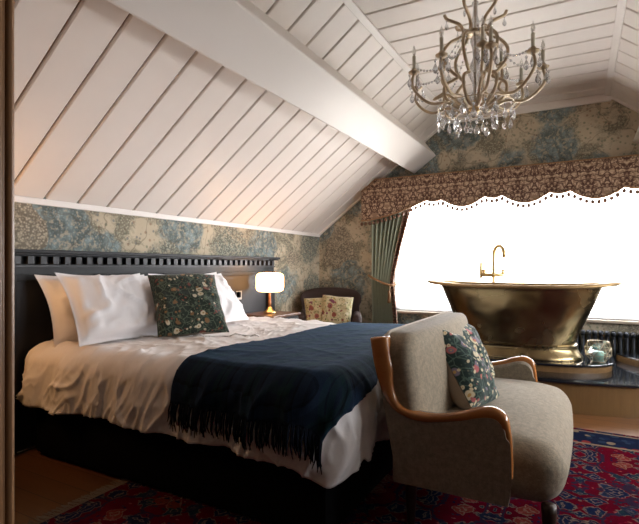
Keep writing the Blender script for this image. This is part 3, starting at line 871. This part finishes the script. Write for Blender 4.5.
up = [(-1.30, YW)] + oval_pts(-.52, 4.80, .78, .44, 48, 2.6) + [(.26, YW)]
def offs(o, d): return [o[0]] + off(o[1:-1], d) + [o[-1]]
slab(offs(low, -.03), .0, .228).build('lower_riser', M['riser'], pf, smooth=True, angle=40)
slab(low, .228, .25).build('lower_step', M['stone'], pf, bevel=.005)
slab(offs(up, -.02), .25, .303).build('upper_riser', M['riser'], pf, smooth=True, angle=40)
slab(up, .303, .322).build('upper_step', M['stone'], pf, bevel=.005)
led = catmull([(.30, 5.25, 0), (.36, 5.10, 0), (.48, 4.93, 0), (.66, 4.80, 0), (.88, 4.76, 0), (.98, 5.0, 0)], 8)
led = [(p.x, p.y) for p in led] + [(1.0, YW)]
slab(led, .25, .303).build('ledge', M['riser'], pf, smooth=True, angle=40)
slab(led, .303, .318).build('ledge_top', M['stone'], pf, bevel=.004)

# ------------------------------------------------------------------ bathtub
TC = Vector((-.515, 4.76, 0)); TZ = .3235
tb = thing('bathtub', 'aged brass roll-top bathtub on the curved platform before the window', 'bathtub', (TC.x, TC.y, TZ))
def tring(z, a, b, lift=0, p=2.35, n=96):
    R = []
    for i in range(n):
        t = 2 * PI * i / n; c, s = math.cos(t), math.sin(t)
        x = a * math.copysign(abs(c) ** (2 / p), c); y = b * math.copysign(abs(s) ** (2 / p), s)
        R.append(TC + Vector((x, y, z + lift * abs(c) ** 3)))
    return R
body = [(.440, .480, .262, 0), (.47, .482, .264, 0), (.55, .515, .275, 0), (.64, .556, .292, 0), (.73, .600, .309, .003), (.82, .643, .326, .010), (.90, .682, .340, .020), (.935, .700, .347, .026), (.947, .712, .352, .029)]
ins = [(.947, .690, .335, .029), (.92, .665, .322, .024), (.80, .60, .30, .01), (.65, .53, .268, 0), (.52, .46, .225, 0), (.49, .40, .18, 0), (.485, .2, .08, 0)]
MB().rings([tring(*r) for r in body + ins]).build('body', M['brass'], tb, smooth=True, angle=60)
lip = [(.944, .700, .340, .029), (.938, .745, .366, .030), (.932, .790, .392, .033), (.934, .815, .406, .035), (.946, .828, .412, .036), (.960, .820, .408, .035), (.967, .798, .394, .034), (.962, .730, .358, .031), (.957, .695, .337, .029)]
L_ = [tring(*r) for r in lip]; L_.append(L_[0])
MB().rings(L_, True, (False, False)).build('rim', M['rimb'], tb, smooth=True)
pl = [(TZ, .540, .316, 0), (TZ + .012, .542, .318, 0), (.36, .520, .30, 0), (.40, .500, .283, 0), (.425, .490, .273, 0), (.433, .496, .279, 0), (.443, .496, .279, 0), (.448, .484, .267, 0)]
MB().rings([tring(*r) for r in pl]).build('plinth', M['brass'], tb, smooth=True, angle=60)

# tap standing behind the tub
tx, ty = -.745, 5.18
tp = thing('bath_tap', 'slim brass floor-standing bath tap with a gooseneck spout rising behind the bathtub', 'tap', (tx, ty, .322))
MB().lathe([(.05, .322), (.05, .33), (.03, .335)], (tx, ty, 0), 20).build('base', M['brass_hi'], tp, smooth=True)
pts = [(tx - .035, ty, .33), (tx - .035, ty, 1.0), (tx - .035, ty, 1.24)] + [(tx - .035 + .055 - .055 * math.cos(a), ty - .03 * (1 - math.cos(a)), 1.24 + .095 * math.sin(a)) for a in [PI * k / 12 for k in range(1, 12)]] + [(tx + .073, ty - .06, 1.215)]
MB().tube(pts, .019, 12).build('spout', M['brass_hi'], tp, smooth=True)
MB().tube([(tx - .16, ty, 1.04), (tx + .06, ty, 1.04)], .021, 12).sphere((tx - .035, ty, 1.04), .028, 12, 8).build('mixer_body', M['brass_hi'], tp, smooth=True, weld=False)
for hx in (-.13, .055):
    mb = MB().tube([(tx + hx, ty, 1.04), (tx + hx, ty, 1.10)], .015, 10)
    mb.tube([(tx + hx - .032, ty, 1.085), (tx + hx + .032, ty, 1.085)], .006, 8).tube([(tx + hx, ty - .032, 1.085), (tx + hx, ty + .032, 1.085)], .006, 8)
    mb.build('cross_handle', M['brass_hi'], tp, smooth=True, weld=False)
MB().tube([(tx - .16, ty, 1.0), (tx - .16, ty, 1.17)], .015, 10).build('hand_shower', M['brass_hi'], tp, smooth=True)

# radiator under the window
ra = thing('radiator', 'dark cast-iron column radiator below the window, right of the bathtub', 'radiator', (.2, 5.395, .12))
x = -.86; first = None
while x < 1.1:
    if first is None:
        mb = MB()
        for dy in (-.035, .035): mb.tube([(x, 5.395 + dy, .14), (x, 5.395 + dy, .47)], .017, 8)
        mb.soft((.044, .115, .05), .018, n=5, f=lambda p, X=x: p + Vector((X, 5.395, .475))).soft((.044, .115, .05), .018, n=5, f=lambda p, X=x: p + Vector((X, 5.395, .15)))
        first = mb.build('radiator_section', M['rad'], ra, smooth=True, weld=False); x_f = x
    else:
        c = first.copy(); C.objects.link(c); c.location.x = x - x_f
    x += .052
for fx in (-.8, 1.0):
    MB().box(fx - .015, fx + .015, 5.36, 5.43, 0, .15).build('foot', M['rad'], ra)

# glass lantern with a candle inside
lx, ly, lz = .135, 4.67, .3225
gl = thing('glass_lantern', 'faceted clear glass candle holder on the platform edge beside the bathtub', 'lantern', (lx, ly, lz))
n = 7
rl = [(.055, 0), (.098, .055), (.104, .11), (.085, .165)]
R = [[Vector((lx + r * math.cos(2 * PI * (k + (j % 2) * .5) / n + .3), ly + r * math.sin(2 * PI * (k + (j % 2) * .5) / n + .3), lz + .003 + z)) for k in range(n)] for j, (r, z) in enumerate(rl)]
gv = [v for r in R for v in r]; gf = []
for j in range(3):
    for k in range(n):
        a, b = j * n + k, j * n + (k + 1) % n; c, d = (j + 1) * n + k, (j + 1) * n + (k + 1) % n
        if j % 2 == 0: gf += [(a, b, c), (b, d, c)]
        else: gf += [(a, b, d), (a, d, c)]
gf.append(tuple(reversed(range(n))))
MB().add(gv, gf).build('glass_panel', M['lantern_glass'], gl)
ed = set()
for f in gf:
    for i in range(len(f)): ed.add(tuple(sorted((f[i], f[(i + 1) % len(f)]))))
fm = MB()
for a, b in ed: fm.tube([gv[a], gv[b]], .0020, 5)
fm.build('frame', M['brass_dull'], gl, weld=False)
cd = thing('candle', 'pale green pillar candle inside the faceted glass lantern', 'candle', (lx, ly, lz + .005))
MB().lathe([(.0, .0055), (.040, .0055), (.042, .05), (.040, .085), (.03, .088), (0, .083)], (lx, ly, lz), 20).build('wax', M['wax'], cd, smooth=True)
MB().tube([(lx, ly, lz + .08), (lx + .002, ly, lz + .10)], .0015, 5).build('wick', M['black'], cd)

# ------------------------------------------------------------------ pelmet and curtain
PY = 5.27
pm = thing('pelmet', 'brown damask scalloped pelmet with a bead fringe above the window', 'pelmet', (-.56, PY, 2.1))
PX0, PX1 = -2.30, 1.20
cus = [(-2.30, 1.672)]
def scal(x):
    """bottom edge height"""
    if x < -1.519:
        t = (x + 2.30) / (.781); return 1.665 + .198 * (t ** 1.5) - .012 * math.sin(t * PI)
    t = (x + 1.519) % .628
    if t < .180: return 1.865 - .022 * math.sin(t / .18 * PI)
    t = (t - .18) / .448
    return 1.865 - .092 * math.sin(t * PI) ** .9
def ptop(x):
    return min(2.155, gz(x) - .045)
def pfront(u, v):
    x = PX0 + u * (PX1 - PX0); zb = scal(x); zt = ptop(x)
    z = zb + v * (zt - zb)
    return Vector((x, PY + .004 * math.sin(x * 40) * (1 - v), z))
f1 = MB().grid(pfront, 280, 8)
f1.build('valance', M['pelmet'], pm, smooth=True, solid=.02)
mb = MB()
mb.box(PX0 + .01, PX0 + .03, PY, YF - .002, 1.70, 2.02).box(-2.15, PX1, PY + .0, YF - .002, 2.125, 2.14)
mb.box(PX1 - .02, PX1, PY, YF - .002, 1.85, 2.0)
mb.build('pelmet_box', M['pelmet'], pm, weld=False)
MB().tube([(PX0 + (PX1 - PX0) * i / 280, PY - .008, scal(PX0 + (PX1 - PX0) * i / 280) + .006) for i in range(281)], .008, 6).tube([(PX0 + (PX1 - PX0) * i / 100, PY - .006, ptop(PX0 + (PX1 - PX0) * i / 100) - .004) for i in range(101)], .006, 6).build('braid', M['pelmet_tr'], pm, smooth=True, weld=False)
x = PX0 + .01; b0 = None
while x < PX1:
    z = scal(x)
    if b0 is None:
        b0 = MB().tube([(x, PY - .006, z + .004), (x, PY - .006, z - .022)], .002, 4).sphere((x, PY - .006, z - .034), .0185, 8, 6, (1, 1, 1.25)).build('bead', M['bead'], pm, smooth=True, weld=False); bx, bz = x, z
    else:
        b = b0.copy(); C.objects.link(b); b.location = (x - bx, 0, z - bz)
    x += .051

ct = thing('curtain', 'sage green pleated curtain with a patterned red edge, tied back left of the window', 'curtain', (-2.0, 5.36, 0))
def cur_x(z):
    """left and right edge of the curtain"""
    if z > .95: t = min(1, (z - .95) / .95); return -2.23 + .02 * (1 - t), -1.925 + .245 * (t ** 1.15)
    t = (.95 - z) / .95; return -2.21 - .0 * t, -1.925 + .06 * math.sin(min(1, t) * PI * .6)
def curt(u, v):
    z = .03 + v * 1.95; a, b = cur_x(z)
    x = a + u * (b - a)
    tight = math.exp(-((z - .95) / .18) ** 2)
    fold = math.sin(u * 2 * PI * 9 + .8 * math.sin(u * 9 + 1) + .3 * nz(z * 2, u)) 
    return Vector((x, 5.38 + (.032 - .014 * tight) * fold - .015 * tight, z))
MB().grid(lambda u, v: curt(u * .86, v), 150, 40).build('cloth', M['sage'], ct, smooth=True, solid=.003)
MB().grid(lambda u, v: curt(.86 + u * .14, v) + Vector((0, -.004, 0)), 24, 40).build('leading_edge', M['curtain'], ct, smooth=True, solid=.003)
pts = [(-2.235, 5.34, 1.02), (-2.16, 5.31, .985), (-2.08, 5.305, .95), (-2.0, 5.305, .92), (-1.935, 5.32, .905), (-1.91, 5.36, .91), (-1.93, 5.41, .93)]
tbk = catmull(pts, 6)
mb = MB().tube(tbk, .014, 8)
mb.build('tieback', M['pelmet_tr'], ct, smooth=True)
tas = MB().tube([(-1.95, 5.30, .905), (-1.955, 5.295, .84)], .004, 6).lathe([(.006, .85), (.018, .835), (.014, .82), (.022, .70), (.0, .70)], (-1.955, 5.295, 0), 12)
tas.build('tassel', M['pelmet_tr'], ct, smooth=True, weld=False)

# ------------------------------------------------------------------ chandelier
cxh, cyh = -.545, 2.93
ch = thing('chandelier', 'antique brass chandelier with candle arms and cut-glass drops hanging from the boarded ceiling', 'chandelier', (cxh, cyh, FZ))
MB().lathe([(0, FZ - .001), (.055, FZ - .002), (.05, FZ - .02), (.02, FZ - .04), (.008, FZ - .05)], (cxh, cyh, 0), 20).build('ceiling_rose', M['brass_dull'], ch, smooth=True)
MB().tube([(cxh, cyh, FZ - .04), (cxh, cyh, 2.60)], .007, 10).build('rod', M['brass_dull'], ch, smooth=True)
MB().lathe([(.006, 2.70), (.02, 2.685), (.012, 2.66), (.016, 2.60), (.026, 2.56), (.014, 2.50), (.030, 2.46), (.016, 2.41), (.013, 2.36), (.034, 2.30), (.040, 2.26), (.018, 2.21), (.014, 2.17), (.03, 2.13), (.02, 2.10)], (cxh, cyh, 0), 16).build('glass_column', M['crystal'], ch, smooth=True)
MB().tube([(cxh, cyh, 2.62), (cxh, cyh, 2.06)], .005, 8).build('inner_rod', M['brass_dull'], ch)
MB().lathe([(0, 2.018), (.012, 2.022), (.010, 2.035), (.032, 2.045), (.040, 2.062), (.034, 2.08), (.018, 2.09), (.022, 2.10), (.0, 2.105)], (cxh, cyh, 0), 20).build('bottom_hub', M['brass_hi'], ch, smooth=True)
MB().lathe([(.0, 2.50), (.055, 2.50), (.06, 2.508), (.04, 2.52), (.012, 2.53)], (cxh, cyh, 0), 20).build('top_hub', M['brass_dull'], ch, smooth=True)
def pol(a, r, z): return Vector((cxh + r * math.cos(a), cyh + r * math.sin(a), z))
# cage ribs with outward scrolls
for k in range(6):
    a = 2 * PI * k / 6 + .35
    prof = [(.03, 2.065), (.10, 2.075), (.17, 2.13), (.175, 2.20), (.12, 2.235), (.10, 2.25), (.14, 2.29), (.178, 2.35), (.182, 2.41), (.14, 2.46), (.085, 2.485), (.068, 2.515), (.088, 2.56), (.135, 2.585), (.165, 2.60), (.178, 2.625)]
    MB().tube(catmull([pol(a, r, z) for r, z in prof], 5), .0098, 7).build('cage_rib', M['brass_dull'], ch, smooth=True)
# candle arms in two tiers
drop_me = MB()
drop_me.lathe([(.0008, 0), (.0008, -.012), (.006, -.016), (.0075, -.021), (.003, -.028), (.0015, -.032), (.005, -.040), (.0125, -.056), (.0145, -.066), (.009, -.078), (.001, -.084)], (0, 0, 0), 8, Matrix.Diagonal((1, .55, 1, 1)))
proto = {}
def drop(p, a=0, s=1.0):
    if 'd' not in proto:
        o = drop_me.build('crystal_drop', M['crystal'], ch, local=True); proto['d'] = o
    else:
        o = proto['d'].copy(); C.objects.link(o); o.parent = ch
    o.location = p - wloc(ch); o.rotation_euler = (0, 0, a); o.scale = (s, s, s)
nd = 0
def candle_arm(a, rc, zc, zlow):
    prof = [(.03, 2.07), (.09, 2.055 if zlow < .1 else 2.10), (.17, zc - .165), (.26, zc - .175), (.335 * rc / .37, zc - .135), (rc * 1.03, zc - .07), (rc, zc)]
    arm_o = MB().tube(catmull([pol(a, r, z) for r, z in prof], 6), [.0088] * 37, 7)
    ao = arm_o.build('candle_arm', M['brass_dull'], ch, smooth=True)
    cu = MB().lathe([(.006, zc - .012), (.014, zc - .008), (.030, zc + .0), (.034, zc + .008), (.030, zc + .011), (.014, zc + .006), (.015, zc + .024), (.012, zc + .028)], pol(a, rc, 0), 14).build('candle_cup', M['brass_dull'], ao, smooth=True)
    MB().lathe([(.0105, zc + .02), (.0105, zc + .10), (.004, zc + .105)], pol(a, rc, 0), 10).build('candle_sleeve', M['candle'], ao, smooth=True)
    MB().lathe([(.004, zc + .10), (.010, zc + .115), (.012, zc + .128), (.008, zc + .145), (.0015, zc + .165)], pol(a, rc, 0), 10).build('bulb', M['bulb'], ao, smooth=True)
    for q in range(4):
        b = a + 2 * PI * q / 4 + .4
        drop(pol(a, rc, 0) + Vector((.033 * math.cos(b), .033 * math.sin(b), zc + .004)), b, 1.1)
for k in range(9): candle_arm(2 * PI * k / 9 + .22, .368, 2.255, 0)
for k in range(3): candle_arm(2 * PI * k / 3 + .9, .20, 2.34, 1)
for k in range(22):
    a = 2 * PI * k / 22; drop(pol(a, .215, 2.065 + .018 * math.sin(k * 2.1)), a + PI / 2, 1.3)
for k in range(10):
    a = 2 * PI * k / 10 + .1; drop(pol(a, .12, 2.045), a + PI / 2, 1.2)
for k in range(6):
    a = 2 * PI * k / 6 + .35; drop(pol(a, .165, 2.605), a, .85); drop(pol(a, .17, 2.40), a, .85)
MB().tube([pol(2 * PI * k / 48, .215, 2.067) for k in range(49)], .003, 6).build('drop_ring', M['brass_dull'], ch, smooth=True)
# strings of beads swagged from the top to the arms
for k in range(9):
    a = 2 * PI * k / 9 + .22; mb = MB()
    for i in range(17):
        t = i / 16; r = .065 + (.365 - .065) * t; z = 2.52 - .235 * t - .10 * math.sin(t * PI)
        mb.sphere(pol(a, r, z), .0072, 6, 5)
    mb.tube([pol(a, .065 + .303 * i / 16, 2.52 - .235 * i / 16 - .10 * math.sin(i / 16 * PI)) for i in range(17)], .0015, 4)
    mb.build('bead_string', M['crystal'], ch, smooth=True, weld=False)

# ------------------------------------------------------------------ light
W = bpy.data.worlds.new('overcast_day'); S.world = W; W.use_nodes = True
nt = W.node_tree; bg = nt.nodes['Background']; bg.inputs[1].default_value = 26.0
tcw = nt.nodes.new('ShaderNodeTexCoord'); sxw = nt.nodes.new('ShaderNodeSeparateXYZ'); rw = nt.nodes.new('ShaderNodeValToRGB')
nt.links.new(tcw.outputs['Generated'], sxw.inputs[0])
mw = nt.nodes.new('ShaderNodeMath'); mw.operation = 'MULTIPLY_ADD'; mw.inputs[1].default_value = .5; mw.inputs[2].default_value = .5
nt.links.new(sxw.outputs[2], mw.inputs[0]); nt.links.new(mw.outputs[0], rw.inputs[0])
rw.color_ramp.elements[0].position = .33; rw.color_ramp.elements[0].color = (.30, .29, .26, 1)
rw.color_ramp.elements[1].position = .44; rw.color_ramp.elements[1].color = (.96, .97, 1.0, 1)
nt.links.new(rw.outputs[0], bg.inputs[0])
def portal(loc, rot, sx, sy):
    L = bpy.data.lights.new('window_portal', 'AREA'); L.shape = 'RECTANGLE'; L.size = sx; L.size_y = sy; L.cycles.is_portal = True
    o = bpy.data.objects.new('window_portal', L); C.objects.link(o); o.location = loc; o.rotation_euler = rot
portal(((WX0 + WX1) / 2, YF + .145, (WZ0 + WZ1) / 2), (-PI / 2, 0, 0), WX1 - WX0, WZ1 - WZ0)
portal((XR + .115, 3.45, 1.215), (0, PI / 2, 0), .53, 2.9)
for (x, y) in ((-2.72, 3.96), (-2.78, 1.18)):
    L = bpy.data.lights.new('added_lamp_glow', 'POINT'); L.energy = 4 if y < 2 else 2; L.color = (1, .55, .22); L.shadow_soft_size = .03  # unseen point light added above each closed shade for its upward glow
    o = bpy.data.objects.new('added_lamp_glow', L); C.objects.link(o); o.location = (x + (.0), y, 1.10)

# ------------------------------------------------------------------ camera
cam = bpy.data.cameras.new('camera'); co = bpy.data.objects.new('camera', cam); C.objects.link(co)
cam.sensor_width = 36; cam.lens = 478.6 / 639 * 36; cam.shift_y = 5.0 / 639; cam.clip_start = .02
co.location = (0, 0, 1.12); co.rotation_euler = (PI / 2, 0, rad(28.56))
S.camera = co
S.view_settings.view_transform = 'Standard'; S.view_settings.look = 'None'
S.view_settings.exposure = 0.06; S.view_settings.gamma = 1.0; S.view_settings.use_curve_mapping = False
cy_ = S.cycles
cy_.use_denoising = True; cy_.denoiser = 'OPENIMAGEDENOISE'
cy_.max_bounces = 10; cy_.diffuse_bounces = 4; cy_.glossy_bounces = 4; cy_.transmission_bounces = 8; cy_.transparent_max_bounces = 16
cy_.sample_clamp_indirect = 8; cy_.caustics_reflective = False; cy_.caustics_refractive = False
